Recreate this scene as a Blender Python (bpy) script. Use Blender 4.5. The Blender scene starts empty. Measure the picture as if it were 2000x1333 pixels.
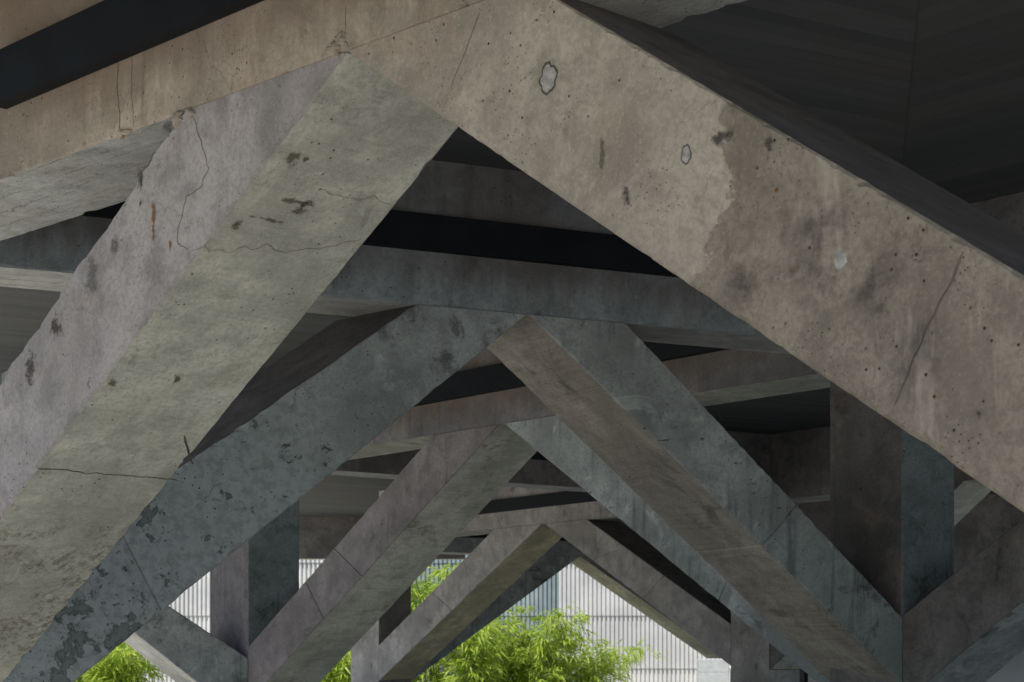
import bpy, bmesh, math, random
from mathutils import Vector, Matrix, noise
random.seed(7)
SC = bpy.context.scene
COL = SC.collection
R = math.radians

# ------------------------------------------------------------------ camera
F, HZ, EYE = 3700.0, 1295.0, 1.5          # focal length and horizon in photo pixels (2000 wide), eye height
cam = bpy.data.cameras.new('camera'); co = bpy.data.objects.new('camera', cam); COL.objects.link(co)
cam.sensor_width = 36; cam.lens = F / 2000 * 36
cam.shift_y = (HZ - 666.5) / 2000
cam.clip_start = .05; cam.clip_end = 2000
co.location = (0, 0, EYE); co.rotation_euler = (R(90), 0, 0)
cam.dof.use_dof = True; cam.dof.focus_distance = 12.5; cam.dof.aperture_fstop = 8.0
SC.camera = co

def ray(x, y): return Vector(((x - 1000) / F, 1.0, (HZ - y) / F))
def at(x, y, Y): return Vector((0, 0, EYE)) + ray(x, y) * Y

SOF = EYE + 2.75          # underside of every beam
TOP = EYE + 3.87          # underside of the roof slab
CH0, CH1 = EYE + 3.13, EYE + 3.43   # black steel channel

# ------------------------------------------------------------------ node helpers
class NT:
    def __init__(s, name):
        s.m = bpy.data.materials.new(name); s.m.use_nodes = True
        s.t = s.m.node_tree; s.N = s.t.nodes; s.L = s.t.links
        s.b = s.N['Principled BSDF']
    def n(s, typ, ins=None, **kw):
        a = s.N.new(typ)
        for k, v in kw.items(): setattr(a, k, v)
        for k, v in (ins or {}).items(): s.set(a.inputs[k], v)
        return a
    def set(s, sock, v):
        if isinstance(v, bpy.types.NodeSocket): s.L.new(v, sock)
        else: sock.default_value = v
    def math(s, op, a, b=0.0, c=0.0, clamp=False):
        m = s.n('ShaderNodeMath', {0: a, 1: b, 2: c}, operation=op, use_clamp=clamp); return m.outputs[0]
    def noise(s, vec, scale, detail=5, rough=.55, dist=0.0, col=False):
        a = s.n('ShaderNodeTexNoise', {'Vector': vec, 'Scale': scale, 'Detail': detail, 'Roughness': rough, 'Distortion': dist})
        return a.outputs['Color' if col else 'Fac']
    def vor(s, vec, scale, feature='F1', out='Distance'):
        a = s.n('ShaderNodeTexVoronoi', {'Vector': vec, 'Scale': scale}, feature=feature); return a.outputs[out]
    def ramp(s, f, a, b, lo=0.0, hi=1.0):
        m = s.n('ShaderNodeMapRange', {'Value': f, 'From Min': a, 'From Max': b, 'To Min': lo, 'To Max': hi}, interpolation_type='SMOOTHSTEP'); return m.outputs[0]
    def mix(s, f, a, b, mode='MIX'):
        m = s.n('ShaderNodeMix', data_type='RGBA', blend_type=mode)
        for i, v in ((0, f), (6, a), (7, b)): s.set(m.inputs[i], (*v, 1) if isinstance(v, tuple) and len(v) == 3 else v)
        return m.outputs[2]
    def mapping(s, vec, scale=(1, 1, 1), rot=(0, 0, 0), loc=(0, 0, 0)):
        return s.n('ShaderNodeMapping', {'Vector': vec, 'Scale': scale, 'Rotation': rot, 'Location': loc}).outputs[0]
    def sep(s, v): return s.n('ShaderNodeSeparateXYZ', {0: v}).outputs
    def comb(s, x, y, z): return s.n('ShaderNodeCombineXYZ', {0: x, 1: y, 2: z}).outputs[0]

def mul(c, k): return tuple(min(1, x * k) for x in c)

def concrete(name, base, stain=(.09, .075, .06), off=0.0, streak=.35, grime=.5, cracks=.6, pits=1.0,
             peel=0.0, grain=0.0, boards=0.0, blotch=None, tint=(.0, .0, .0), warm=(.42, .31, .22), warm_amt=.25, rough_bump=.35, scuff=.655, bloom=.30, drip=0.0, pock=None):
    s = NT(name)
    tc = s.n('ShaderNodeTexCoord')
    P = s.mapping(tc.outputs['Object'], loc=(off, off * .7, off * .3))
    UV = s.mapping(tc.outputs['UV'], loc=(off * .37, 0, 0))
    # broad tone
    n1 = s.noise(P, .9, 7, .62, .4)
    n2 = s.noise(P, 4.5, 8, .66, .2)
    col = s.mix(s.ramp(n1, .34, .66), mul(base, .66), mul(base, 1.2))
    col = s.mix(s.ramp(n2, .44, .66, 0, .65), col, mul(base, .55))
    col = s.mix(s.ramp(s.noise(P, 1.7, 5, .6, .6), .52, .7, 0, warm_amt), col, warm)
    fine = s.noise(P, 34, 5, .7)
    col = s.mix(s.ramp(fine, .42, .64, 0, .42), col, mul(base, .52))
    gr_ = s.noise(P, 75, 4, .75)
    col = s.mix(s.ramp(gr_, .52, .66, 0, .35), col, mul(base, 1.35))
    # pale lime bloom
    col = s.mix(s.ramp(s.noise(P, 2.6, 9, .7, .8), .54, .68, 0, bloom), col, mul(base, 1.5))
    # runs of dirt down the face
    st = s.noise(s.mapping(P, (9, 9, .7)), 1.0, 5, .6)
    st = s.math('MULTIPLY', s.ramp(st, .52, .72), s.ramp(s.noise(P, .8, 3), .42, .62))
    col = s.mix(s.math('MULTIPLY', st, streak), col, stain)
    # grime blotches
    g = s.noise(P, 2.1, 12, .74, .5)
    g = s.math('MULTIPLY', s.ramp(g, .53, .64), s.ramp(s.noise(P, .7, 3, .5), .40, .62))
    col = s.mix(s.math('MULTIPLY', g, grime), col, stain)
    hgt = s.math('ADD', s.math('MULTIPLY', n2, .5), s.math('MULTIPLY', fine, .12))
    if grain:
        gr = s.noise(s.mapping(UV, (38, 1.3, 1)), 1.0, 5, .65)
        col = s.mix(s.math('MULTIPLY', s.ramp(gr, .45, .72), grain), col, stain)
        hgt = s.math('ADD', hgt, s.math('MULTIPLY', gr, -.25))
        gs = s.noise(s.mapping(UV, (13, 2.6, 1), loc=(3, 1, 0)), 1.0, 7, .7)
        col = s.mix(s.math('MULTIPLY', s.ramp(gs, .60, .68), min(1, grain * 1.3)), col, mul(stain, .8))
    if boards:
        u = s.sep(UV)
        k = s.math('DIVIDE', s.math('ADD', u[1], s.math('MULTIPLY', s.noise(P, 3, 2), .01)), .19)
        fr = s.math('FRACT', k); e = s.math('MINIMUM', fr, s.math('SUBTRACT', 1.0, fr))
        wn = s.n('ShaderNodeTexWhiteNoise', {'W': s.math('FLOOR', k)}, noise_dimensions='1D').outputs['Value']
        col = s.mix(s.math('MULTIPLY', wn, .22), col, mul(base, .6))
        ln = s.math('MULTIPLY', s.ramp(e, .0, .035, 1, 0), s.ramp(s.noise(P, 1.5, 3), .35, .6))
        col = s.mix(s.math('MULTIPLY', ln, boards), col, mul(stain, .7))
        gr = s.noise(s.mapping(UV, (2.0, 42, 1)), 1.0, 5, .65)
        col = s.mix(s.ramp(gr, .48, .74, 0, boards * .6), col, stain)
        gs = s.noise(s.mapping(UV, (3.5, 15, 1), loc=(3, 1, 0)), 1.0, 7, .7)
        col = s.mix(s.ramp(gs, .60, .68, 0, boards), col, mul(stain, .8))
        hgt = s.math('ADD', hgt, s.math('MULTIPLY', ln, -.5))
    if drip:      # rusty wash under the steel channel
        z = s.sep(tc.outputs['Object'])[2]
        zz = s.math('ADD', z, s.math('MULTIPLY', s.math('SUBTRACT', s.noise(s.mapping(P, (7, 7, .5)), 1.0, 5, .65), .5), .55))
        dm = s.math('MULTIPLY', s.ramp(zz, CH0 - .33, CH0 - .02), s.ramp(s.noise(P, 1.1, 4, .6), .3, .6, .35, 1))
        col = s.mix(s.math('MULTIPLY', dm, drip), col, mul(warm, .42))
    if pock:      # pocked, weathered foot of the member (distance along it)
        u = s.sep(tc.outputs['UV'])[0]
        pn = s.noise(P, 21, 8, .72, .3)
        pa_ = s.math('MULTIPLY', s.ramp(pn, .47, .60), s.ramp(s.noise(P, 1.9, 6, .65), .44, .60))
        pa_ = s.math('MULTIPLY', pa_, s.ramp(u, pock - .1, pock + .15))
        col = s.mix(s.math('MULTIPLY', pa_, .75), col, mul(stain, 1.3))
        hgt = s.math('SUBTRACT', hgt, s.math('MULTIPLY', pa_, .6))
    # brown weathered patch with an edge of its own: blotch = (x0, x1, colour, top colour mix)
    if blotch:
        x0, bc, amt = blotch; x1 = x0 + 1.05
        x = s.sep(tc.outputs['Object'])[0]
        w = s.math('ADD', x, s.math('MULTIPLY', s.math('SUBTRACT', s.noise(P, 1.3, 8, .62, .3), .5), 2.2))
        ed = s.ramp(w, x0 - .02, x0 + .03)
        mot = s.noise(s.mapping(P, (1.2, 1.2, .75)), 17, 10, .78, .2)
        c2 = s.mix(s.ramp(s.noise(P, 3.1, 8, .7, .4), .36, .62), mul(bc, .62), mul(bc, 1.12))
        c2 = s.mix(s.ramp(s.noise(P, 36, 7, .8), .44, .60, 0, .55), c2, mul(bc, .5))
        c2 = s.mix(s.ramp(s.noise(P, 52, 5, .8), .54, .66, 0, .45), c2, mul(bc, 1.5))
        c2 = s.mix(s.math('MULTIPLY', s.ramp(mot, .50, .36), s.ramp(s.noise(P, 1.6, 4, .6), .42, .6, .3, .9)), c2, mul(bc, .42))
        c2 = s.mix(s.ramp(s.noise(P, 2.3, 9, .74), .46, .74, 0, .75), c2, mul(bc, .42))
        c2 = s.mix(s.ramp(s.noise(s.mapping(P, (5, 5, .9)), 1.4, 6, .65), .56, .68, 0, .55), c2, mul(base, 1.05))
        fade = s.ramp(x, x0 + 1.7, x0 + 1.3)
        col = s.mix(s.math('MULTIPLY', ed, s.math('MULTIPLY_ADD', fade, amt * .55, amt * .45)), col, c2)
        hgt = s.math('ADD', hgt, s.math('MULTIPLY', ed, s.math('MULTIPLY', mot, .5)))
    # peeling skin: blistered pale plates over a darker ground
    if peel:
        x = s.sep(tc.outputs['Object'])[0]
        pv = s.math('ADD', s.noise(P, 4.2, 11, .66, .15), s.ramp(x, PEEL[0], PEEL[1], .015, .13))
        ed = s.ramp(pv, .445, .475)
        pale = s.mix(s.ramp(s.noise(P, 14, 6, .7), .4, .65), mul(base, 1.12), mul(base, .78))
        rim = s.math('MULTIPLY', s.ramp(pv, .44, .47), s.ramp(pv, .50, .475))
        here = s.ramp(x, PEEL[1] + .5, PEEL[1] - .1)
        pc = s.mix(ed, mul(base, .55), pale)
        pc = s.mix(s.math('MULTIPLY', rim, .6), pc, mul(base, .3))
        col = s.mix(s.math('MULTIPLY', here, peel), col, pc)
        hgt = s.math('ADD', hgt, s.math('MULTIPLY', s.math('MULTIPLY', here, ed), .9))
    # blow holes
    if pits:
        pv1 = s.vor(P, 17); pm = s.ramp(s.noise(P, 2.4, 4), .46, .60)
        p1 = s.math('MULTIPLY', s.ramp(pv1, .07, .13, 1, 0), pm)
        pv2 = s.vor(s.mapping(P, loc=(5, 2, 1)), 46)
        p2 = s.math('MULTIPLY', s.ramp(pv2, .10, .19, 1, 0), s.ramp(s.noise(P, 3.6, 3), .50, .62))
        pit = s.math('MULTIPLY', s.math('MAXIMUM', p1, p2), pits, clamp=True)
        col = s.mix(pit, col, mul(stain, .35))
        hgt = s.math('SUBTRACT', hgt, s.math('MULTIPLY', pit, .7))
        # dark scuffs and chips
        ch = s.ramp(s.noise(s.mapping(P, (1, 1, 1.6), (0, .5, 0)), 8.5, 9, .70, .5), scuff, scuff + .035)
        ch = s.math('MULTIPLY', ch, s.ramp(s.noise(P, 1.1, 3), .42, .58))
        col = s.mix(s.math('MULTIPLY', ch, .75), col, mul(stain, .6))
    if cracks:
        dv = s.n('ShaderNodeVectorMath', {0: P, 1: s.n('ShaderNodeVectorMath', {0: s.noise(P, 3.5, 6, .65, col=True), 'Scale': .45}, operation='SCALE').outputs[0]}, operation='ADD').outputs[0]
        ce = s.vor(dv, .62, 'DISTANCE_TO_EDGE')
        cr = s.math('MULTIPLY', s.ramp(ce, .0008, .0035, 1, 0), s.ramp(s.noise(P, .9, 3), .46, .56))
        col = s.mix(s.math('MULTIPLY', cr, cracks * .55), col, mul(stain, .4))
        hgt = s.math('SUBTRACT', hgt, s.math('MULTIPLY', cr, .5))
    s.L.new(col, s.b.inputs['Base Color'])
    s.set(s.b.inputs['Roughness'], s.ramp(n2, .3, .7, .78, .95))
    s.set(s.b.inputs['Specular IOR Level'], .28)
    bp = s.n('ShaderNodeBump', {'Height': hgt, 'Strength': rough_bump, 'Distance': .02})
    s.L.new(bp.outputs[0], s.b.inputs['Normal'])
    return s.m

def plain(name, c, rough=.6, metal=0.0, var=.25, scale=6.0):
    s = NT(name); tc = s.n('ShaderNodeTexCoord')
    nz = s.noise(tc.outputs['Object'], scale, 6, .65)
    s.L.new(s.mix(s.ramp(nz, .3, .7), mul(c, 1 - var), mul(c, 1 + var)), s.b.inputs['Base Color'])
    s.b.inputs['Specular IOR Level'].default_value = .15; s.b.inputs['Roughness'].default_value = rough; s.b.inputs['Metallic'].default_value = metal
    return s.m

def _ceil(px):
    Y = (TOP - EYE) * F / (HZ - px[1]); return at(px[0], px[1], Y)
_a, _b = _ceil((1795, 0)), _ceil((1765, 300)); _d = (_b - _a); _d.z = 0; _d.normalize()
MITRE_DIR = (_d.x, _d.y); MITRE_AT = (_a.x, _a.y)
def ceiling_mat():
    s = NT('ceiling_boards'); tc = s.n('ShaderNodeTexCoord'); P = tc.outputs['Object']
    x, y, z = s.sep(P)
    mx, my = MITRE_DIR; nx, ny = MITRE_AT
    dx = s.math('SUBTRACT', x, nx); dy = s.math('SUBTRACT', y, ny)
    p = s.math('SUBTRACT', s.math('MULTIPLY', dx, my), s.math('MULTIPLY', dy, mx))
    q = s.math('ADD', s.math('MULTIPLY', dx, mx), s.math('MULTIPLY', dy, my))
    w = s.math('ADD', q, s.math('MULTIPLY', s.math('ABSOLUTE', p), .85))
    w = s.math('ADD', w, s.math('MULTIPLY', s.noise(P, 1.2, 2), .03))
    k = s.math('DIVIDE', w, .20); fr = s.math('FRACT', k)
    e = s.math('MINIMUM', fr, s.math('SUBTRACT', 1.0, fr))
    side = s.math('GREATER_THAN', p, 0.0)
    wn = s.n('ShaderNodeTexWhiteNoise', {'W': s.math('ADD', s.math('FLOOR', k), s.math('MULTIPLY', side, 57.3))}, noise_dimensions='1D').outputs['Value']
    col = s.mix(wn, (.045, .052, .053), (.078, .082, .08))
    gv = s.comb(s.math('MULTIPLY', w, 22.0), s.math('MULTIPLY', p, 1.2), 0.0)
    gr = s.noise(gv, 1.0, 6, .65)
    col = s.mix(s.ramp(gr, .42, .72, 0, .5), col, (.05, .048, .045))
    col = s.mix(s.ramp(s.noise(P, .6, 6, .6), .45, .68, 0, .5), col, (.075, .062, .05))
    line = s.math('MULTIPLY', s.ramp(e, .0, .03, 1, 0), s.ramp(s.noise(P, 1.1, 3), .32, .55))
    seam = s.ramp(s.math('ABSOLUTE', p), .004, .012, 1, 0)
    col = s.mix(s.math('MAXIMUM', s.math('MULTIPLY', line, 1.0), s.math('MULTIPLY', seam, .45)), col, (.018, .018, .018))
    s.L.new(col, s.b.inputs['Base Color']); s.b.inputs['Roughness'].default_value = .9
    bp = s.n('ShaderNodeBump', {'Height': s.math('SUBTRACT', gr, line), 'Strength': .4, 'Distance': .01})
    s.L.new(bp.outputs[0], s.b.inputs['Normal'])
    return s.m

# ------------------------------------------------------------------ frames: a vertical plane each
class Frame:
    """front plane of a frame: apex seen at pixel px; lies at angle ang (deg, clockwise from straight ahead); local x along it, local y away from the camera, z up"""
    def __init__(s, ang, px=None, origin=None, y_soffit=None):
        a = R(ang); s.d = Vector((math.sin(a), math.cos(a), 0)); s.nrm = Vector((-s.d.y, s.d.x, 0))
        if origin is None:
            Y = (SOF - EYE) * F / (HZ - px[1]); origin = at(px[0], px[1], Y)
        s.o = Vector((origin[0], origin[1], 0)); s.rz = math.atan2(s.d.y, s.d.x)
    def sz(s, px, back=0.0):
        c = Vector((0, 0, EYE)); r = ray(*px)
        k = ((s.o + s.nrm * back - c).dot(s.nrm)) / r.dot(s.nrm)
        p = c + r * k; return Vector(((p - s.o).dot(s.d), p.z))
    def s_at(s, x): return s.sz((x, 1000)).x
    def world(s, sv): return s.o + s.d * sv
    def line(s, pa, pb):
        a, b = s.sz(pa), s.sz(pb); return a, b
    def soffit(s, px, inner):
        """point of the slanting underside (the plane of the inner edge, going straight back) seen at px -> local 3D"""
        (a, b) = inner; e3 = (s.d * (b.x - a.x) + Vector((0, 0, b.y - a.y)))
        N = e3.cross(s.nrm); A = s.o + s.d * a.x + Vector((0, 0, a.y))
        c = Vector((0, 0, EYE)); r = ray(*px); p = c + r * ((A - c).dot(N) / r.dot(N)); q = p - s.o
        return Vector((q.dot(s.d), q.dot(s.nrm), p.z))
    def empty(s, name): return empty(name, s.o, s.rz)

def empty(name, loc, rz=0.0):
    o = bpy.data.objects.new(name, None); COL.objects.link(o)
    o.location = loc; o.rotation_euler = (0, 0, rz); o.empty_display_size = .2
    return o
f1 = Frame(136.2, (675, 100)); f2 = Frame(64.0, (1032, 614)); f3 = Frame(141.5, (975, 829)); f4 = Frame(145.0, (1058, 1024)); f5 = Frame(62.0, (1133, 1087))
POCK = (f1.sz((75, 912)) - f1.sz((675, 100))).length
BLOTCH = f1.sz((1440, 430)).x
PEEL = (f2.sz((180, 1200)).x, f2.sz((600, 900)).x)

TAN = (.40, .345, .285); PUR = (.36, .325, .31); BLU = (.285, .315, .325); GRN = (.385, .375, .295)
M = {}
M['beam_tan'] = concrete('concrete_tan', (.42, .36, .29), off=1.3, streak=.5, grime=.4, warm_amt=.5, cracks=.6, drip=.75)
M['right_tan'] = concrete('concrete_tan_weathered', (.455, .395, .325), off=8.1, grime=.25, streak=.2, warm_amt=.35, cracks=.25, blotch=(BLOTCH, (.275, .235, .185), .85))
M['left_pur'] = concrete('concrete_skim_coat', (.375, .347, .338), off=3.7, streak=.25, grime=.5, warm_amt=.2, cracks=.4, pits=.8)
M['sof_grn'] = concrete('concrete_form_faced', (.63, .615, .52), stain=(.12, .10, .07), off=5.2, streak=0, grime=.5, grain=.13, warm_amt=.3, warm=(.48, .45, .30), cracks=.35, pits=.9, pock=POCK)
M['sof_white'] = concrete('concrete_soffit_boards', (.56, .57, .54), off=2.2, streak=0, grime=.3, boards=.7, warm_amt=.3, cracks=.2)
M['blu'] = concrete('concrete_blue_grey', (.355, .39, .385), stain=(.05, .055, .06), off=4.4, streak=.6, grime=.75, warm=(.27, .27, .25), warm_amt=.2, cracks=.3, scuff=.615, bloom=.6)
M['beam_blu'] = concrete('concrete_blue_grey_beam', (.27, .31, .325), stain=(.05, .05, .052), off=5.9, streak=.6, grime=.5, warm=(.22, .165, .14), warm_amt=.2, cracks=.4, drip=.7)
M['blu_peel'] = concrete('concrete_blue_grey_peeling', (.36, .40, .40), stain=(.05, .052, .055), off=6.6, streak=.4, grime=.75, warm=(.30, .31, .28), warm_amt=.3, peel=.9, rough_bump=.7, scuff=.61, bloom=.6)
M['sof_brn'] = concrete('concrete_brown_boards', (.36, .33, .28), stain=(.05, .044, .038), off=9.4, streak=0, grime=.7, grain=.26, warm=(.35, .32, .25), warm_amt=.45, cracks=.15)
M['pur'] = concrete('concrete_purple_grey', (.235, .215, .216), stain=(.055, .048, .048), off=11.3, streak=.45, grime=.65, cracks=.4, warm=(.30, .26, .23), scuff=.635)
M['beam_pur'] = concrete('concrete_purple_grey_beam', (.22, .212, .215), stain=(.055, .048, .048), off=13.3, streak=.45, grime=.5, cracks=.4, warm=(.30, .23, .17), drip=.75)
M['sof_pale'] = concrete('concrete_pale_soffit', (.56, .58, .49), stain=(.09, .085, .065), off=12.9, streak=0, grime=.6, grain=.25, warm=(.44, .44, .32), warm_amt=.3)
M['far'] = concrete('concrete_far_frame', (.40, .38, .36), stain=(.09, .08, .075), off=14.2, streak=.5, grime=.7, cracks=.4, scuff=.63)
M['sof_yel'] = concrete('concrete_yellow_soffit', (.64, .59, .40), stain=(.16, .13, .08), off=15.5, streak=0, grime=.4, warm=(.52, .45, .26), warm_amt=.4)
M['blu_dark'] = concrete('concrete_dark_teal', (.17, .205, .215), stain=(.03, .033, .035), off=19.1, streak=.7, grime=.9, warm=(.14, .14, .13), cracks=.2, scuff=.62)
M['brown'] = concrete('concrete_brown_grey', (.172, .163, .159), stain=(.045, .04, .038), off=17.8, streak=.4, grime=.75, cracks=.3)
M['white_post'] = plain('white_washed_concrete', (.40, .425, .43), .85, 0, .12, 5)
M['top'] = concrete('concrete_shaded_top', (.11, .098, .097), stain=(.03, .027, .025), off=21.0, streak=0, grime=.6, warm=(.12, .09, .06), cracks=.1, pits=.5)  # shade on the struts' upward faces, put into a near black base colour
M['ceiling'] = ceiling_mat()
M['steel'] = plain('black_steel', (.006, .0085, .012), .6, .0, .25, 3)
M['crack'] = plain('crack_dark', (.10, .085, .07), .95, 0, .4, 20)
M['crack_soft'] = plain('soft_joint_line', (.12, .10, .085), .95, 0, .4, 14)
M['crack_pale'] = plain('seam_rust', (.20, .14, .07), .95)
M['plug'] = plain('mortar_plug', (.36, .345, .32), .9, 0, .3, 30)
M['plug_ring'] = plain('plug_rim', (.10, .09, .085), .95, 0, .3, 30)
M['rust'] = plain('rust_spot', (.22, .09, .025), .9, 0, .4, 40)

# ------------------------------------------------------------------ object helpers
def tag(o, label=None, cat=None, group=None, kind=None):
    for k, v in (('label', label), ('category', cat), ('group', group), ('kind', kind)):
        if v: o[k] = v
    return o
def mesh(name, verts, faces, mats, parent=None, mi=None, uvs=None, smooth=False, recalc=True):
    me = bpy.data.meshes.new(name); me.from_pydata([tuple(v) for v in verts], [], faces)
    for m in (mats if isinstance(mats, (list, tuple)) else [mats]): me.materials.append(m)
    if mi: me.polygons.foreach_set('material_index', mi)
    if uvs:
        uv = me.uv_layers.new(name='grain'); i = 0
        for f, fu in zip(faces, uvs):
            for c in fu: uv.data[i].uv = c; i += 1
    if smooth: me.polygons.foreach_set('use_smooth', [True] * len(me.polygons))
    if recalc:
        bm = bmesh.new(); bm.from_mesh(me); bmesh.ops.recalc_face_normals(bm, faces=bm.faces[:]); bm.to_mesh(me); bm.free()
    me.update()
    o = bpy.data.objects.new(name, me); COL.objects.link(o)
    if parent: o.parent = parent
    return o
def nz(*a): return noise.noise(Vector(a))
def fbm(x, seed, o=4):
    return sum(nz(x * 2 ** k, seed * 7.13 + k * 3.1, seed * 1.7) / 1.7 ** k for k in range(o))

SEED = [0]
def prism(name, o0, i0, o1, i1, t, mats, parent, du=.05, r=.012, chip=.007, rough_outer=0.0, rough_inner=0.0, joints=(), gap=.012, depth=.012, y0=0.0, skew=0.0):
    """a concrete member: its face is the quad o0 i0 i1 o1 in the frame's plane (s, z); it goes t deep; worn arrises, real formwork joints"""
    SEED[0] += 1; sd = SEED[0] * 1.37
    o0, i0, o1, i1 = (Vector(v) for v in (o0, i0, o1, i1))
    L = ((o1 + i1) / 2 - (o0 + i0) / 2).length
    n = max(2, int(L / du)); us = [(k / n, 0.0) for k in range(n + 1)]
    for j in joints:
        us = [u for u in us if abs(u[0] - j) * L > gap * 1.6]
        us += [(j - gap / L, 0.0), (j - gap * .35 / L, depth), (j + gap * .35 / L, depth), (j + gap / L, 0.0)]
    us.sort()
    V, rings = [], []
    for u, g in us:
        O = o0.lerp(o1, u); I = i0.lerp(i1, u); e = (I - O).normalized(); x = u * L
        if rough_outer: O = O + e * rough_outer * (abs(fbm(x * .7, sd, 3)) * 1.1 + .10 * fbm(x * 5, sd + 3))
        if rough_inner: I = I - e * rough_inner * (abs(fbm(x * .9, sd + 9)) + .15 * fbm(x * 5, sd + 5))
        O = O + e * g; I = I - e * g
        ya, yb = y0 + g, y0 + t - g
        rr = []
        for k in range(4):
            f = fbm(x * 9.0, sd + 20 + k * 5); f2 = nz(x * 1.3, sd + k, 4.0)
            rr.append(r * (1 + .5 * f) + chip * max(0, f - .18) * 2.0 + chip * .8 * max(0, f2 - .3))
        rr = [max(.003, min(v, .09)) for v in rr]
        r1, r2, r3, r4 = rr
        ring = [(O + e * r1, ya), (I - e * r2, ya), (I, ya + r2), (I, yb - r3), (I - e * r3, yb), (O + e * r4, yb), (O, yb - r4), (O, ya + r1)]
        rings.append((x, len(V), ring)); V += [(p.x + skew * y / t, y, p.y) for p, y in ring]
    Fc, mi, uvs = [], [], []
    for (xa, a, ra), (xb, b, rb) in zip(rings, rings[1:]):
        w = (ra[1][0] - ra[0][0]).length
        vs = [0, w, w, w + t, w + t, 2 * w + t, 2 * w + t, 2 * w + 2 * t, 2 * w + 2 * t]
        for k in range(8):
            k2 = (k + 1) % 8
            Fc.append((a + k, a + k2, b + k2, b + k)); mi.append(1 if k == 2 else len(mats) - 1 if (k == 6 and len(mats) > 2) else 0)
            uvs.append(((xa, vs[k]), (xa, vs[k + 1]), (xb, vs[k + 1]), (xb, vs[k])))
    for (x, a, ra), rev in ((rings[0], 0), (rings[-1], 1)):
        Fc.append(tuple(a + k for k in range(8))); mi.append(0); uvs.append([(q[0].x, q[0].y) for q in ra])
    return mesh(name, V, Fc, mats, parent, mi, uvs)

def box(name, x0, x1, y0, y1, z0, z1, mat, parent=None, bev=0.006):
    bm = bmesh.new(); bmesh.ops.create_cube(bm, size=1)
    for v in bm.verts:
        v.co = ((x0 + x1) / 2 + v.co.x * (x1 - x0), (y0 + y1) / 2 + v.co.y * (y1 - y0), (z0 + z1) / 2 + v.co.z * (z1 - z0))
    if bev: bmesh.ops.bevel(bm, geom=bm.edges[:], offset=bev, segments=1, affect='EDGES')
    me = bpy.data.meshes.new(name); bm.to_mesh(me); bm.free(); me.materials.append(mat)
    o = bpy.data.objects.new(name, me); COL.objects.link(o)
    if parent: o.parent = parent
    return o

def on_z(l, z): a, b = l; k = (z - a.y) / (b.y - a.y); return a.lerp(b, k)
def on_s(l, x): a, b = l; k = (x - a.x) / (b.x - a.x); return a.lerp(b, k)

def strut(fr, par, inner, outer, s_end, t, mats, label, joints=(), **kw):
    g = .004
    top = SOF - g
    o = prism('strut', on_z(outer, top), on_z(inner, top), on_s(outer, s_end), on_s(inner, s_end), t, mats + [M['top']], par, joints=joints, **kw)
    if label: o['label'] = label
    return o
def beam(fr, par, s0, s1, t, mats, du=.08, **kw):
    return prism('beam', (s0, TOP + .01), (s0, SOF), (s1, TOP + .01), (s1, SOF), t, mats, par, du=du, **kw)
def channel(par, s0, s1, z0=CH0, z1=CH1, dep=.09):
    """folded steel channel fixed along the beam: back plate, two flanges turned up at the lip"""
    prof = [(-dep, z0), (-dep, z1), (-dep + .012, z1), (-dep + .012, z0 + .012), (-.004, z0 + .012), (-.004, z0)]
    prof = [(-dep, z0), (-dep, z1), (-.003, z1), (-.003, z1 - .012), (-dep + .012, z1 - .012), (-dep + .012, z0 + .012), (-.003, z0 + .012), (-.003, z0)]
    V = [(s0, y, z) for y, z in prof] + [(s1, y, z) for y, z in prof]; n = len(prof)
    Fc = [(k, (k + 1) % n, n + (k + 1) % n, n + k) for k in range(n)]
    Fc += [tuple(range(n)), tuple(range(n, 2 * n))]
    # end plate closing the box
    b = len(V); V += [(s0 - .004, -dep, z0), (s0 - .004, -dep, z1), (s0 - .004, -.003, z1), (s0 - .004, -.003, z0)]
    Fc.append((b, b + 1, b + 2, b + 3))
    return mesh('steel_channel', V, Fc, M['steel'], par)

def ribbon(name, pts, nrm, w, mat, parent, jit=.012, step=.03, off=.0015, seed=1.0):
    """hairline of varying width lying on a surface (pts in local 3D, nrm the outward normal)"""
    P = []
    for a, b in zip(pts, pts[1:]):
        n = max(1, int((b - a).length / step)); P += [a.lerp(b, k / n) for k in range(n)]
    P.append(pts[-1]); V, Fc = [], []
    for i, p in enumerate(P):
        d = (P[min(i + 1, len(P) - 1)] - P[max(i - 1, 0)]).normalized(); sd = nrm.cross(d).normalized()
        p = p + sd * jit * (nz(i * .45, seed, 0) * 1.6 + nz(i * .13, seed, 5)) + nrm * off
        ww = w * .55 * (.35 + .9 * abs(nz(i * .3, seed + 9, 1)) + .3) * (.3 if i in (0, len(P) - 1) else 1)
        V += [p - sd * ww / 2, p + sd * ww / 2]
        if i: Fc.append((2 * i - 2, 2 * i - 1, 2 * i + 1, 2 * i))
    return mesh(name, V, Fc, mat, parent)
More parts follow.
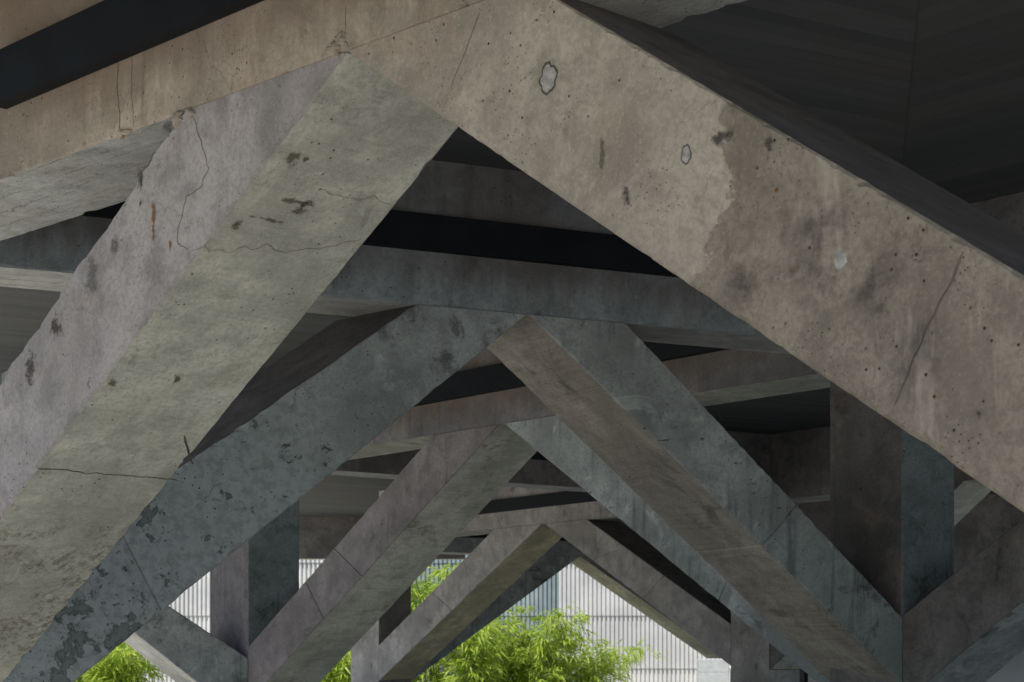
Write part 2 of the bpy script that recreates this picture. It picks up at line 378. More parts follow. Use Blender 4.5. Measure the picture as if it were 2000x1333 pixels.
def blob(name, c, ax, ay, nrm, rx, ry, mat, parent, seed=0.0, hgt=.004, hole=0.0, irr=.25):
    """irregular low patch (or a ring, when hole > 0) lying on a surface"""
    n = 40; V, Fc = [], []
    def rad(k, m): 
        a = 2 * math.pi * k / n
        f = 1 + irr * (nz(math.cos(a) * 1.4, math.sin(a) * 1.4, seed) + .5 * nz(math.cos(a) * 4, math.sin(a) * 4, seed + 3))
        return ax * (math.cos(a) * rx * m * f) + ay * (math.sin(a) * ry * m * f)
    if hole:
        for k in range(n): V += [c + rad(k, 1) + nrm * .0005, c + rad(k, (1 + hole) / 2) + nrm * hgt, c + rad(k, hole) + nrm * .0005]
        for k in range(n):
            k2 = (k + 1) % n
            Fc += [(3 * k, 3 * k2, 3 * k2 + 1, 3 * k + 1), (3 * k + 1, 3 * k2 + 1, 3 * k2 + 2, 3 * k + 2)]
    else:
        for k in range(n): V += [c + rad(k, 1) + nrm * .0005, c + rad(k, .82) + nrm * hgt]
        b = len(V); V.append(c + nrm * (hgt * 1.1))
        for k in range(n):
            k2 = (k + 1) % n
            Fc += [(2 * k, 2 * k2, 2 * k2 + 1, 2 * k + 1), (2 * k + 1, 2 * k2 + 1, b)]
    return mesh(name, V, Fc, mat, parent, smooth=True)
FRONT = Vector((0, -1, 0))
def fp(fr, px): a = fr.sz(px); return Vector((a.x, 0, a.y))

def mirror(l): return tuple(Vector((-p.x, p.y)) for p in l)
GF = 'concrete frames with slanting struts under the roof slab'
GC = 'diamond plan concrete columns at the feet of the struts'

# ---- F1: the great tan frame in front
E1 = tag(f1.empty('concrete_portal'), 'largest and nearest concrete frame, tan beam over two massive struts meeting at top', 'concrete frame', GF)
t1 = .88
in_l = f1.line((675, 100), (75, 910)); ou_l = f1.line((340, 242), (0, 740))
in_r = f1.line((675, 100), (1995, 1000)); ou_r = f1.line((1090, 0), (2000, 540))
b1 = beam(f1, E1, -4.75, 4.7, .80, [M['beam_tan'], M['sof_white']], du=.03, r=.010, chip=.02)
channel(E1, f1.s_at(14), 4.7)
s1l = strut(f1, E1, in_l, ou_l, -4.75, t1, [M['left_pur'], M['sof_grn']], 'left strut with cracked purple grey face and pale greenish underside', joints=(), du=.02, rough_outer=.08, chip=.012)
s1r = strut(f1, E1, in_r, ou_r, 4.6, t1, [M['right_tan'], M['brown']], 'right strut, tan with a large brown weathered patch and round plugs', joints=(), du=.02, chip=.012, r=.011)
# joints, cracks and plugs on it
def crack(fr, par, pxs, w=.006, mat='crack', jit=.012, sd=1.0, inner=None):
    if inner is None: pts = [fp(fr, p) for p in pxs]; n = FRONT
    else:
        pts = [fr.soffit(p, inner) for p in pxs]; a, b = inner
        e = Vector((b.x - a.x, 0, b.y - a.y)).normalized(); n = e.cross(Vector((0, 1, 0)))
        if n.z > 0: n = -n
    return ribbon('crack', pts, n, w, M[mat], par, jit, seed=sd)
crack(f1, s1r, [(1882, 492), (1850, 560), (1805, 650), (1780, 720), (1745, 792)], .016, 'crack_soft', jit=.008, sd=2.2)
crack(f1, s1l, [(375, 225), (395, 290), (408, 330), (398, 365), (362, 380), (352, 430), (348, 470), (366, 490)], .008, jit=.02, sd=3.1)
crack(f1, s1l, [(300, 300), (275, 340), (272, 375)], .014, jit=.02, sd=3.9)
crack(f1, s1l, [(366, 490), (400, 484), (440, 497), (480, 480), (520, 478), (560, 492), (600, 488), (650, 478), (705, 470)], .007, jit=.03, sd=4.1, inner=in_l)
crack(f1, s1l, [(620, 372), (660, 382), (700, 390), (730, 384), (768, 400)], .006, jit=.02, sd=5.1, inner=in_l)
crack(f1, s1l, [(72, 914), (160, 922), (250, 930), (352, 938)], .016, 'crack_soft', jit=.012, sd=6.1, inner=in_l)
crack(f1, s1l, [(362, 850), (370, 880), (376, 908)], .03, 'crack_soft', jit=.01, sd=6.8, inner=in_l)
crack(f1, b1, [(231, 110), (229, 170), (233, 225), (237, 268)], .010, jit=.008, sd=7.1)
crack(f1, b1, [(258, 98), (257, 170), (262, 250)], .006, jit=.004, sd=7.9)
crack(f1, b1, [(676, 10), (675, 50), (672, 75)], .006, jit=.004, sd=8.2)
crack(f1, b1, [(336, 244), (345, 218), (372, 214), (380, 224)], .006, jit=.01, sd=8.8)
crack(f1, b1, [(650, 92), (662, 72), (678, 82), (684, 96)], .008, jit=.008, sd=9.3)
crack(f1, s1r, [(940, 20), (922, 68), (905, 110), (880, 172)], .005, jit=.01, sd=9.9)
def stain_mat(name, c, hard=.25, sc=16, amt=.85):
    s = NT(name); tc = s.n('ShaderNodeTexCoord'); uv = s.sep(tc.outputs['UV'])
    rad = s.math('SQRT', s.math('ADD', s.math('MULTIPLY', uv[0], uv[0]), s.math('MULTIPLY', uv[1], uv[1])))
    a = s.math('ADD', s.math('SUBTRACT', 1.0, rad), s.math('MULTIPLY', s.math('SUBTRACT', s.noise(tc.outputs['Object'], sc, 8, .72), .5), 2.4))
    s.L.new(s.mix(s.noise(tc.outputs['Object'], 40, 4), mul(c, .6), mul(c, 1.3)), s.b.inputs['Base Color']); s.b.inputs['Roughness'].default_value = .95
    s.set(s.b.inputs['Alpha'], s.math('MULTIPLY', s.ramp(a, .45, .45 + hard + .25), s.ramp(rad, 1.0, .55, 0, amt)))
    return s.m
M['soot'] = stain_mat('soot_stain', (.085, .075, .065)); M['moss'] = stain_mat('damp_stain', (.17, .15, .10))
M['soot_soft'] = stain_mat('soft_soot_stain', (.12, .105, .09), .6, 7, .6)
M['rust_run'] = stain_mat('rust_run', (.25, .12, .04)); M['grey_wear'] = stain_mat('grey_wear', (.19, .18, .175), .4, 9); M['pale_lime'] = stain_mat('lime_stain', (.58, .57, .54), .3, 12)
def stain(c, ax, ay, nrm, rx, ry, mat, parent, off=.002):
    n = 24; V = [c + nrm * off]; U = [(0, 0)]
    for k in range(n):
        a = 2 * math.pi * k / n; V.append(c + ax * math.cos(a) * rx + ay * math.sin(a) * ry + nrm * off); U.append((math.cos(a), math.sin(a)))
    Fc = [(0, 1 + k, 1 + (k + 1) % n) for k in range(n)]
    return mesh('stain', V, Fc, M[mat], parent, None, [[U[i] for i in f] for f in Fc], recalc=False)
def plug(fr, par, px, rx, ry, sd, ring=True):
    c = fp(fr, px); X, Z = Vector((1, 0, 0)), Vector((0, 0, 1))
    o = blob('plug', c, X, Z, FRONT, rx * .86, ry * .86, M['plug'], par, sd, .003, irr=.3)
    if ring: blob('plug_rim', c, X, Z, FRONT, rx, ry, M['plug_ring'], o, sd, .004, .80, irr=.3)
plug(f1, s1r, (1071, 155), .052, .062, 2.0); plug(f1, s1r, (1340, 303), .027, .036, 5.0); plug(f1, s1r, (1641, 508), .034, .036, 8.0, False)
blob('rust_spot', fp(f1, (1517, 372)), Vector((1, 0, 0)), Vector((0, 0, 1)), FRONT, .008, .008, M['rust'], s1r, 1.0, .003)
XA, ZA = Vector((1, 0, 0)), Vector((0, 0, 1))
for px, rx, ry, m in (((1411, 268), .10, .07, 'soot'), ((1912, 810), .03, .03, 'soot'), ((1501, 287), .04, .09, 'soot'), ((1225, 385), .05, .10, 'soot'), ((1590, 480), .35, .40, 'soot_soft'), ((1700, 560), .3, .25, 'soot_soft'), ((1450, 560), .3, .2, 'soot_soft'),
                       ((1790, 690), .2, .3, 'soot_soft'), ((1175, 300), .03, .14, 'moss')):
    stain(fp(f1, px), XA, ZA, FRONT, rx, ry, m, s1r)
for px, rx, ry, m in (((274, 398), .03, .035, 'soot'), ((333, 478), .018, .07, 'rust_run'), ((274, 345), .06, .13, 'soot'), ((180, 545), .16, .20, 'grey_wear'), ((110, 640), .15, .12, 'soot'), ((225, 480), .10, .10, 'grey_wear'), ((60, 720), .12, .2, 'soot'), ((300, 430), .04, .25, 'rust_run'), ((330, 250), .1, .06, 'soot')):
    stain(fp(f1, px), XA, ZA, FRONT, rx, ry, m, s1l)
for px, rx, ry, m in (((240, 268), .05, .03, 'rust_run'), ((655, 90), .07, .05, 'soot'), ((345, 240), .07, .04, 'soot')):
    stain(fp(f1, px), XA, ZA, FRONT, rx, ry, m, b1)
for px, rx, ry, sd in (((652, 96), .055, .03, 3.0), ((664, 80), .03, .03, 4.4), ((348, 232), .05, .03, 6.0), ((376, 222), .025, .02, 7.7), ((240, 262), .05, .02, 9.0)):
    blob('mortar_lump', fp(f1, px), XA, ZA, FRONT, rx, ry, M['beam_tan'], b1, sd, .016, irr=.8)
def sof_blob(fr, par, inner, px, rx, ry, mat, sd, irr=1.0):
    a, b = inner; e = Vector((b.x - a.x, 0, b.y - a.y)).normalized(); n = e.cross(Vector((0, 1, 0)))
    if n.z > 0: n = -n
    stain(fr.soffit(px, inner), e, Vector((0, 1, 0)), n, rx * 2.2, ry * 2.2, mat, par)
for i, (px, rx, ry) in enumerate((((572, 310), .05, .035), ((596, 312), .025, .02), ((585, 412), .04, .035), ((463, 438), .035, .03), ((530, 430), .012, .09), ((570, 392), .014, .10), ((213, 750), .035, .05), ((345, 742), .03, .03), ((600, 398), .03, .04))):
    sof_blob(f1, s1l, in_l, px, rx, ry, 'moss', i * 1.9 + .4, 1.2)

# ---- F2: the blue grey frame in the middle
E2 = tag(f2.empty('concrete_portal'), 'blue grey concrete frame in the middle, peeling left strut, brown underside on its right strut', 'concrete frame', GF)
N1 = f2.world(f2.s_at(1762))
sN1 = f2.s_at(1762)
in2l = f2.line((1032, 614), (495, 1050)); ou2l = f2.line((803, 602), (400, 880)); in2r = f2.line((1032, 612), (1475, 1052)); ou2r = f2.line((1226, 635), (1762, 1205))
b2 = beam(f2, E2, -4.9, sN1, .72, [M['beam_blu'], M['sof_white']], du=.05)
channel(E2, -4.9, sN1, CH0 + .03, CH1 + .0)
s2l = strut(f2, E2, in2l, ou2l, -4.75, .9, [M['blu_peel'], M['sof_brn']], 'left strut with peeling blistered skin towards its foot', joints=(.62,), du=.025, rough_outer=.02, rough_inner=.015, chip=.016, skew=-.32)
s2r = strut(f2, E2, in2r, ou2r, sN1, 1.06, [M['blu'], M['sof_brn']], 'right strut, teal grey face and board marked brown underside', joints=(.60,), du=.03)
crack(f2, b2, [(1338, 555), (1340, 600), (1340, 638)], .006, jit=.003, sd=1.1)
for k, y in enumerate((1206, 1217, 1250, 1298)):
    crack(f2, s2r, [(1478 + k * 22, y), (1550 + k * 20, y + 3), (1612 + k * 22, y + 2)], .008, 'plug', .004, 12 + k, inner=in2r)

# ---- F3: purple grey frame behind
E3 = tag(f3.empty('concrete_portal'), 'purple grey concrete frame with pale green strut underside, seen below the blue grey frame', 'concrete frame', GF)
in3l = f3.line((975, 829), (550, 1300)); ou3l = f3.line((836, 860), (490, 1257)); in3r = f3.line((985, 829), (1320, 1106)); ou3r = mirror(ou3l)
sL1 = f3.s_at(485); L1 = f3.world(sL1)
sR1 = f3.s_at(1762)
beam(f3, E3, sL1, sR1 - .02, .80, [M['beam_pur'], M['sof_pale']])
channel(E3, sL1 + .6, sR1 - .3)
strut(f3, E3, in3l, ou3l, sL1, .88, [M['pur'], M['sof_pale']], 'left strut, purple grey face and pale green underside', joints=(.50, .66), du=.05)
strut(f3, E3, in3r, ou3r, f3.s_at(1622), .8, [M['blu'], M['sof_brn']], 'right strut, blue grey turning purple towards its foot', joints=(.70,), du=.05)

# ---- F4: pale frame
E4 = tag(f4.empty('concrete_portal'), 'small pale concrete frame in front of the bamboo and corrugated wall', 'concrete frame', GF)
in4l = f4.line((1058, 1024), (742, 1328)); ou4l = f4.line((953, 1046), (740, 1260)); in4r = f4.line((1064, 1024), (1425, 1300)); ou4r = f4.line((1138, 1009), (1425, 1218))
sL2 = f4.s_at(740); L2 = f4.world(sL2); sR2 = f4.s_at(1503); R2 = f4.world(sR2)
beam(f4, E4, sL2, sR2, .8, [M['far'], M['sof_pale']])
channel(E4, sL2 + .6, sR2 - .2, CH0 - .05, CH1 - .1)
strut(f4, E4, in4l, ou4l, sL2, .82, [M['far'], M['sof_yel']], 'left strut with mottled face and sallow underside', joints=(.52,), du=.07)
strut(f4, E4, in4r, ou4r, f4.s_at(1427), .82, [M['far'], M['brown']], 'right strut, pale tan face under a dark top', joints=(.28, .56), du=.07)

# ---- F5: last frame
E5 = tag(f5.empty('concrete_portal'), 'farthest concrete frame, its yellowish underside bright against the corrugated wall', 'concrete frame', GF)
in5l = f5.line((1133, 1087), (802, 1332)); ou5l = tuple(p + Vector((-1.15, 0)) for p in in5l); in5r = f5.line((1133, 1087), (1395, 1272)); ou5r = tuple(p + Vector((1.15, 0)) for p in in5r)
s5a = f5.s_at(765); s5b = f5.s_at(1440)
beam(f5, E5, s5a, s5b, .8, [M['blu'], M['sof_pale']])
channel(E5, s5a + .5, s5b - .3)
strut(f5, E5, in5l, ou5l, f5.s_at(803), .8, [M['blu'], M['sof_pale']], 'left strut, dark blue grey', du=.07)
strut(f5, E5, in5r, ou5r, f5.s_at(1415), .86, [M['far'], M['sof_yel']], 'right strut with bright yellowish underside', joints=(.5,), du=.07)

# ---- beam between L1 and R2, no struts
d = Vector((R2.x - L1.x, R2.y - L1.y, 0)); a35 = math.degrees(math.atan2(d.x, d.y))
f35 = Frame(a35, origin=L1)
E35 = tag(f35.empty('concrete_beam'), 'dark concrete beam with a thin bright underside line, behind the purple grey strut', 'concrete beam')
beam(f35, E35, .05, d.length, .6, [M['brown'], M['sof_white']]); channel(E35, .8, d.length - .6)

# ---- FL: frame running off to the left from L1
fl = Frame(60.0, origin=L1)
EL = tag(fl.empty('concrete_portal'), 'concrete frame at bottom left, blue grey strut with pale underside sloping down rightwards', 'concrete frame', GF)
in_ = fl.line((273, 1245), (385, 1333)); ou_ = fl.line((338, 1189), (480, 1283))
strut(fl, EL, in_, ou_, -.01, .86, [M['blu'], M['sof_white']], None, du=.06)
beam(fl, EL, -3.2, -.05, .8, [M['blu'], M['sof_white']])
# ---- FR: frame running off to the right from R1
fr_ = Frame(141.5, origin=N1)
ER = tag(fr_.empty('concrete_portal'), 'dark brown concrete frame at bottom right, strut with teal underside rising to the right edge', 'concrete frame', GF)
in_ = fr_.line((1810, 1333), (2000, 1172)); ou_ = fr_.line((1770, 1195), (2000, 1010))
strut(fr_, ER, in_, ou_, .01, .82, [M['brown'], M['blu']], None, du=.04)
beam(fr_, ER, .03, 9.0, .8, [M['brown'], M['sof_pale']])
# ---- FR2: the same, one bay farther
fr2 = Frame(145.0, origin=R2)
ER2 = tag(fr2.empty('concrete_portal'), 'half hidden concrete frame behind the dark column, its light strut underside showing at right', 'concrete frame', GF)
in_ = fr2.line((1505, 1307), (1885, 937)); ou_ = tuple(p + Vector((-1.1, 0)) for p in in_)
strut(fr2, ER2, in_, ou_, .02, .8, [M['brown'], M['sof_pale']], None, du=.08)
beam(fr2, ER2, .03, 9.0, .8, [M['brown'], M['sof_white']]); 
# ---- FR3: farther beam seen through the gap
r3 = f5.world(s5b)
fr3 = Frame(138.0, origin=r3)
ER3 = tag(fr3.empty('concrete_beam'), 'distant concrete beam with a black steel channel, glimpsed left of the dark column', 'concrete beam')
beam(fr3, ER3, .05, 12, .8, [M['far'], M['sof_yel']]); channel(ER3, .5, 12)

# ------------------------------------------------------------------ columns (diamond plan)
def column(N, A, B, z0, z1, mats, label, foot=True):
    """N front corner, A left corner, B right corner (world xy)"""
    N, A, B = (Vector((p[0], p[1])) for p in (N, A, B)); C = A + B - N
    E = empty('concrete_column', (N.x, N.y, 0)); tag(E, label, 'column', GC)
    foot_pts = [p - N for p in (N, B, C, A)]
    c = sum(foot_pts, Vector((0, 0))) / 4
    V, Fc, mi = [], [], []
    nzs = 40
    for k in range(nzs + 1):
        z = z0 + (z1 - z0) * k / nzs
        for j, p in enumerate(foot_pts):
            a = foot_pts[j - 1]; b = foot_pts[(j + 1) % 4]
            r = .008 + .012 * max(0, nz(z * 5, j * 3.1 + N.x, N.y))
            V.append((*(p + (a - p).normalized() * r), z)); V.append((*(p + (b - p).normalized() * r), z))
    for k in range(nzs):
        for j in range(8):
            a = k * 8 + j; b = k * 8 + (j + 1) % 8
            Fc.append((a, b, b + 8, a + 8)); mi.append(1 if j in (0, 1) else 0)  # right faces get a second tint, facing light and shade put into colour
    Fc += [tuple(range(8)), tuple(range(nzs * 8, nzs * 8 + 8))]; mi += [0, 0]
    mesh('shaft', V, Fc, mats, E, mi)
    if foot:
        V = []; 
        for z, sc in ((0, 1.3), (.3, 1.3), (.34, 1.012), (z0 - .002, 1.012)):
            for p in foot_pts: V.append((*(c + (p - c) * sc), z))
        Fc = [(4 * k + j, 4 * k + (j + 1) % 4, 4 * k + 4 + (j + 1) % 4, 4 * k + 4 + j) for k in range(3) for j in range(4)] + [(0, 1, 2, 3), (12, 13, 14, 15)]
        mesh('footing', V, Fc, M['far'], E)
    return E
def xy(fr, x): return fr.world(fr.s_at(x))
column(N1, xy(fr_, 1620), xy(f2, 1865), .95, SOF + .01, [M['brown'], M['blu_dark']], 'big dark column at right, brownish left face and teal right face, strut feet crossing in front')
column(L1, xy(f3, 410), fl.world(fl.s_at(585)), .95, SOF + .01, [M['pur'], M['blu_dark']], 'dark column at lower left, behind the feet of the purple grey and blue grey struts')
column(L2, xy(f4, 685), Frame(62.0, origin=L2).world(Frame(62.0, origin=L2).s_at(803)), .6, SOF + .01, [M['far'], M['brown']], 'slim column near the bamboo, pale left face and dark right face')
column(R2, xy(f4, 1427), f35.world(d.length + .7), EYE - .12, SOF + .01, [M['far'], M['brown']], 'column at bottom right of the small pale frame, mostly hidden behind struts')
# pale post under the farthest strut
pa, pb = at(1365, 1288, 58.5), at(1424, 1288, 58.5)
pp = tag(empty('concrete_post', ((pa.x + pb.x) / 2, 58.9, 0)), 'pale short post by the corrugated wall, just under the foot of the farthest strut', 'post')
w = (pb.x - pa.x) / 2
box('shaft', -w, w, -.4, .4, 0, pa.z - .41, M['white_post'], pp, .012); box('cap_block', -w + .006, w - .006, -.394, .394, pa.z - .405, pa.z, M['white_post'], pp, .012)

# ------------------------------------------------------------------ roof and edge beam
RP = [(-5.9, 2.5), (13.0, 2.5), (13.0, 50.7), (-7.4, 50.7), (-7.4, 24.0), (-5.9, 18.0)]     # roof outline; unseen front and left edges shaped to let in sun and bounce
n = len(RP)
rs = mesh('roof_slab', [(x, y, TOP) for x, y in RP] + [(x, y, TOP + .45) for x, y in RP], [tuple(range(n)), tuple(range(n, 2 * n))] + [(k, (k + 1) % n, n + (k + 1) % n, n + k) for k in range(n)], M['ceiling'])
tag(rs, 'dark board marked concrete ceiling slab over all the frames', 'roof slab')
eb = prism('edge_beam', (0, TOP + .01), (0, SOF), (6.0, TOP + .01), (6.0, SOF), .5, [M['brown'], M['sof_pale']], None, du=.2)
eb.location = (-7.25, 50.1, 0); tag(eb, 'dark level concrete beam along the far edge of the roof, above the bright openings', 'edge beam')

# ------------------------------------------------------------------ ground
def sheet(name, x0, x1, y0, y1, z, mat):
    return mesh(name, [(x0, y0, z), (x1, y0, z), (x1, y1, z), (x0, y1, z)], [(0, 1, 2, 3)], mat, recalc=False)
M['ground'] = plain('pale_paving', (.56, .54, .49), .9, 0, .15, .8)
tag(sheet('ground', -400, 400, -400, 400, 0, M['ground']), kind='structure')

# ------------------------------------------------------------------ corrugated wall behind
def corr_mat(name, a, b, dirt, dark):
    s = NT(name); P = s.n('ShaderNodeTexCoord').outputs['Object']
    col = s.mix(s.ramp(s.noise(P, .7, 6, .6), .4, .65), a, b)
    col = s.mix(s.ramp(s.noise(s.mapping(P, (6, 6, .35)), 1.0, 5, .6), .52, .75, 0, .5), col, dirt)
    col = s.mix(s.ramp(s.noise(P, 4.5, 8, .75), .60, .68, 0, .6), col, dark)
    s.L.new(col, s.b.inputs['Base Color']); s.b.inputs['Roughness'].default_value = .55
    return s.m
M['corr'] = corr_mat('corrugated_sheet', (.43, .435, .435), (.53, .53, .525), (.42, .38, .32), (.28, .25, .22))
M['corr_blue'] = corr_mat('corrugated_sheet_blue', (.19, .235, .25), (.28, .33, .345), (.12, .15, .16), (.08, .10, .10))  # separate blue grey sheet colour for the middle stretch
def corr_wall(name, x0, x1, Y, label, mat):
    E = empty(name, (x0, Y, 0)); tag(E, label, 'corrugated wall')
    pitch = .152; L = x1 - x0; n = int(L / pitch * 8)
    rows = [(-.05, 1.33), (1.30, 3.17), (3.14, 5.01), (4.98, 6.85), (6.82, 8.7)]
    for k, (za, zb) in enumerate(rows):
        V, Fc = [], []
        for i in range(n + 1):
            u = L * i / n; ph = (u / pitch) % 1
            y = -.042 * max(-.8, min(.8, 1.5 * math.sin(2 * math.pi * ph)))
            yo = -.012 * (0) 
            V += [(u, y + .012, za), (u, y - .006, zb)] if False else [(u, y - .035, za), (u, y + .012, zb)]
            if i: Fc.append((2 * i - 2, 2 * i, 2 * i + 1, 2 * i - 1))
        o = mesh('sheet_row', V, Fc, mat, E, recalc=False)
        sm = o.modifiers.new('thickness', 'SOLIDIFY'); sm.thickness = .006; sm.offset = 1
    # fixing bolts along each lap
    V, Fc = [], []
    for zb in (1.31, 3.15, 5.0):
        u = pitch * .25
        while u < L:
            b = len(V); 
            for dx, dy, dz in ((-.02, 0, -.02), (.02, 0, -.02), (.02, 0, .02), (-.02, 0, .02), (0, -.03, 0)): V.append((u + dx, -.04 + dy, zb + dz + .012))
            Fc += [(b, b + 1, b + 4), (b + 1, b + 2, b + 4), (b + 2, b + 3, b + 4), (b + 3, b, b + 4)]; u += pitch * 2
    o = mesh('bolts', V, Fc, M['steel'], E); o['kind'] = 'stuff'
    return E
YW = 66.0
XC = (1093 - 1000) / F * YW; XB = (655 - 1000) / F * YW
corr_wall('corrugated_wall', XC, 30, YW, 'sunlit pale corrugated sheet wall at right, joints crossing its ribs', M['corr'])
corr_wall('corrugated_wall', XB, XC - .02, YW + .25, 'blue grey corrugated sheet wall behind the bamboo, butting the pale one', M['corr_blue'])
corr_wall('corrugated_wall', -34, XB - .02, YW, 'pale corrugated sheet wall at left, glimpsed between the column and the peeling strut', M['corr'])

# ------------------------------------------------------------------ window wall at lower right
M['glass'] = NT('window_glass').m
g = M['glass'].node_tree.nodes['Principled BSDF']; g.inputs['Base Color'].default_value = (.10, .16, .19, 1); g.inputs['Roughness'].default_value = .06; g.inputs['Metallic'].default_value = .0; g.inputs['Specular IOR Level'].default_value = .8
WW = tag(empty('window_wall', (6.2, 40, 0)), 'dark framed window wall with bluish panes at lower right', 'window wall')
W_, H_ = 10.5, 1.95
V, Fc = [], []
def bar(x0, x1, z0, z1, y0=-.05, y1=.05):
    b = len(V)
    for x in (x0, x1):
        for y in (y0, y1):
            for z in (z0, z1): V.append((x, y, z))
    Fc.extend([(b, b + 1, b + 3, b + 2), (b + 4, b + 6, b + 7, b + 5), (b, b + 4, b + 5, b + 1), (b + 2, b + 3, b + 7, b + 6), (b, b + 2, b + 6, b + 4), (b + 1, b + 5, b + 7, b + 3)])
nb = 6
for i in range(nb + 1): bar(W_ * i / nb - .04, W_ * i / nb + .04, 0, H_)
for z in (.04, 1.0, H_ - .05): bar(0, W_, z - .035, z + .035, -.046, .046)
mesh('frame', V, Fc, M['steel'], WW)
for i in range(nb):
    for z0, z1 in ((.075, .965), (1.035, H_ - .085)):
        box('pane', W_ * i / nb + .04, W_ * (i + 1) / nb - .04, -.006, .006, z0, z1, M['glass'], WW, 0)
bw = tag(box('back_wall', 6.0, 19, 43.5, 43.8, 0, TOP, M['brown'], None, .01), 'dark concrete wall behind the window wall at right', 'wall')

# ------------------------------------------------------------------ bamboo
def leaf_mat():
    s = NT('bamboo_leaf'); o = s.n('ShaderNodeObjectInfo'); P = s.n('ShaderNodeTexCoord').outputs['Object']
    col = s.mix(s.ramp(s.noise(P, 5, 3), .35, .65), (.19, .33, .03), (.48, .58, .10))
    col = s.mix(s.ramp(s.noise(P, 23, 2), .58, .7, 0, .6), col, (.38, .36, .08))
    s.L.new(col, s.b.inputs['Base Color']); s.b.inputs['Roughness'].default_value = .45
    tr = s.n('ShaderNodeBsdfTranslucent', {'Color': s.mix(.5, col, (.50, .62, .08))})
    mx = s.n('ShaderNodeMixShader', {0: .5}); s.L.new(s.b.outputs[0], mx.inputs[1]); s.L.new(tr.outputs[0], mx.inputs[2])
    s.L.new(mx.outputs[0], s.N['Material Output'].inputs['Surface'])
    return s.m
M['leaf'] = leaf_mat(); M['culm'] = plain('bamboo_culm', (.20, .24, .07), .5, 0, .3, 9)
def bamboo(x, y, h, spread, nc, nl, label, lean=(0, 0)):
    E = empty('bamboo', (x, y, 0)); tag(E, label, 'bamboo', 'bamboo clumps between the building and the corrugated wall')
    rnd = random.Random(hash((round(x, 2), round(y, 2))) & 0xffff)
    CV, CF, LV, LF = [], [], [], []
    def tube(pts, r0, r1):
        b = len(CV); n = 5
        for i, p in enumerate(pts):
            r = r0 + (r1 - r0) * i / (len(pts) - 1)
            for k in range(n): a = 2 * math.pi * k / n; CV.append(p + Vector((math.cos(a) * r, math.sin(a) * r, 0)))
        for i in range(len(pts) - 1):
            for k in range(n): a = b + i * n + k; c = b + i * n + (k + 1) % n; CF.append((a, c, c + n, a + n))
    def leaf(p, d, L):
        up = Vector((rnd.gauss(0, .5), rnd.gauss(0, .5), 1)); sd = d.cross(up)
        if sd.length < 1e-3: return
        sd.normalize(); w = L * rnd.uniform(.055, .085); dr = Vector((0, 0, -L * rnd.uniform(.05, .3)))
        b = len(LV); m = p + d * L * .4
        LV.extend([p, m + sd * w, m - sd * w, p + d * L + dr, m + sd.cross(d) * w * .5]); LF.extend([(b, b + 1, b + 4), (b, b + 4, b + 2), (b + 1, b + 3, b + 4), (b + 4, b + 3, b + 2)])
    tw = []
    for c in range(nc):
        a = rnd.uniform(0, 6.283); rr = rnd.uniform(0, .35) * spread; hh = h * rnd.uniform(.55, 1.0)
        bend = Vector((math.cos(a) * rnd.uniform(.3, 1.5) + lean[0], math.sin(a) * rnd.uniform(.3, 1.5) + lean[1], 0)) * spread
        pts = []
        for k in range(11):
            f = k / 10; pts.append(Vector((math.cos(a) * rr * .5, math.sin(a) * rr * .5, 0)) + bend * f ** 2.2 + Vector((0, 0, hh * (f - .16 * f ** 4 * min(2, bend.length * 1.3)))))
        tube(pts, .018, .004)
        for k in range(2, 11):
            for _ in range(3):
                p = pts[k - 1].lerp(pts[k], rnd.random()); a2 = rnd.uniform(0, 6.283); l2 = rnd.uniform(.35, 1.05) * (1.15 - k * .04)
                q = p + Vector((math.cos(a2) * l2, math.sin(a2) * l2, rnd.uniform(-.1, .35) * l2)); mid = p.lerp(q, .5) + Vector((0, 0, .1 * l2))
                tube([p, mid, q], .005, .002); tw.append((p, mid, q))
    per = max(4, int(nl / len(tw)))
    for p, mid, q in tw:
        for _ in range(per):
            f = rnd.uniform(.15, 1.0); o = (p.lerp(mid, f * 2) if f < .5 else mid.lerp(q, f * 2 - 1)) + Vector((rnd.gauss(0, .05), rnd.gauss(0, .05), rnd.gauss(0, .05)))
            d = ((q - p).normalized() + Vector((rnd.gauss(0, .6), rnd.gauss(0, .6), rnd.gauss(-.45, .4)))).normalized()
            leaf(o, d, rnd.uniform(.24, .50))
    mesh('culms', CV, CF, M['culm'], E, recalc=False)
    mesh('foliage', LV, LF, M['leaf'], E, recalc=False)
def bx(px, Y): return (px - 1000) / F * Y
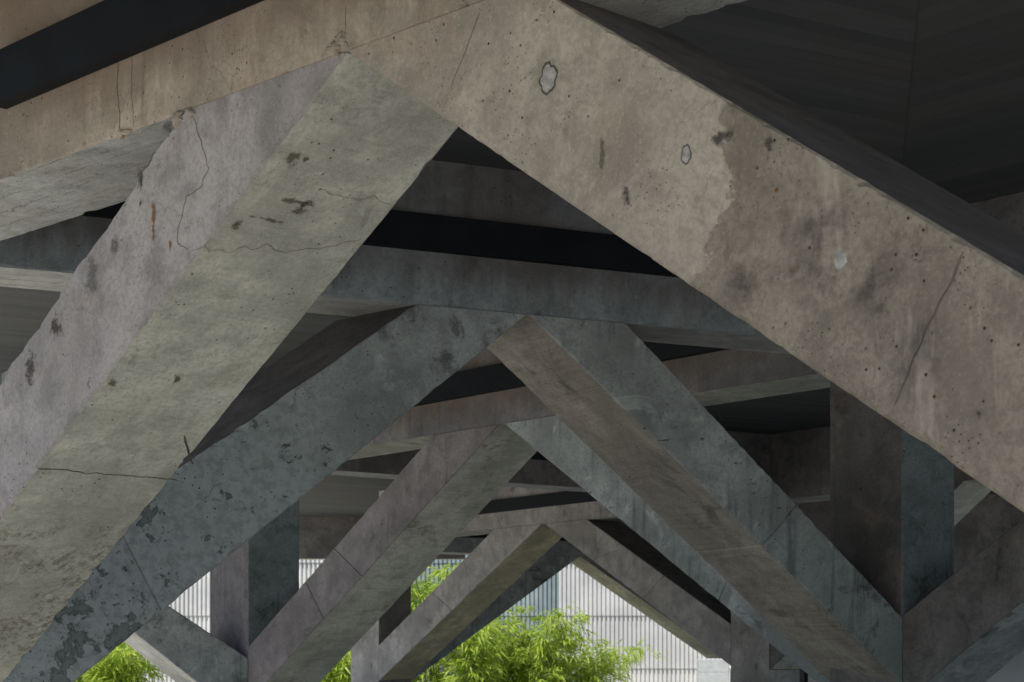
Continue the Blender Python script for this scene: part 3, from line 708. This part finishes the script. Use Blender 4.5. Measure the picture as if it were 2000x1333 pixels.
B = [(850, 59.5, 6.6, 1.0, 13, 3600, 'tall bamboo behind the small pale frame, its top touching the far beam', (0, 0)),
     (925, 58.5, 3.9, 1.0, 12, 3600, 'bushy bamboo under the farthest strut at centre', (.1, 0)),
     (1000, 60.5, 3.8, 1.0, 12, 3600, 'bamboo in front of the blue grey corrugated wall', (.1, 0)),
     (1065, 59.5, 3.7, 1.05, 11, 3000, 'bamboo beside the edge of pale and blue grey corrugated walls', (.25, 0)),
     (1130, 60.4, 2.9, 1.2, 7, 1500, 'sparse bamboo spray drooping across the sunlit corrugated wall', (.8, 0)),
     (1165, 61.0, 2.6, 1.0, 5, 700, 'thin bamboo twigs farthest right across the sunlit corrugated wall', (.5, 0)),
     (785, 59.5, 5.2, 1.0, 10, 3000, 'bamboo just right of the slim column, under the far beam', (.1, 0)),
     (660, 59, 3.6, 1.0, 11, 3000, 'bamboo seen in the slot left of the slim pale column', (0, 0)),
     (590, 62.5, 4.6, .8, 9, 2600, 'bamboo showing in the small window like gap under the far beam', (0, 0)),
     (235, 57.0, 3.0, 1.3, 14, 4200, 'bright bamboo at the bottom left corner under the pale strut', (0, 0)),
     (160, 58.5, 2.9, 1.2, 9, 2800, 'bamboo at the far bottom left, half hidden by the peeling strut', (0, 0))]
for px, Y, h, sp, nc, nl, lab, lean in B: bamboo(bx(px, Y), Y, h, sp, nc, nl, lab, lean)

# ------------------------------------------------------------------ light
EL_, AZ = 55.0, -38.0     # sun: elevation, and azimuth to the right of straight behind the camera
ts = Vector((math.cos(R(EL_)) * math.sin(R(AZ)), -math.cos(R(EL_)) * math.cos(R(AZ)), math.sin(R(EL_))))
sun = bpy.data.lights.new('sun', 'SUN'); sun.energy = 5.0; sun.angle = R(.53); sun.color = (1, .95, .87)
so = bpy.data.objects.new('sun', sun); COL.objects.link(so); so.rotation_euler = ts.to_track_quat('Z', 'Y').to_euler(); so.location = (-20, -20, 30)
w = bpy.data.worlds.new('World'); SC.world = w; w.use_nodes = True
nt = w.node_tree; sky = nt.nodes.new('ShaderNodeTexSky'); sky.sky_type = 'NISHITA'; sky.sun_disc = False
sky.sun_elevation = R(EL_); sky.sun_rotation = math.atan2(ts.x, ts.y)
nt.links.new(sky.outputs[0], nt.nodes['Background'].inputs['Color']); nt.nodes['Background'].inputs['Strength'].default_value = .12
SC.view_settings.view_transform = 'Standard'; SC.view_settings.look = 'None'; SC.view_settings.exposure = .17; SC.view_settings.gamma = 1
SC.cycles.max_bounces = 10; SC.cycles.diffuse_bounces = 8; SC.cycles.use_denoising = True; SC.cycles.sample_clamp_indirect = 8
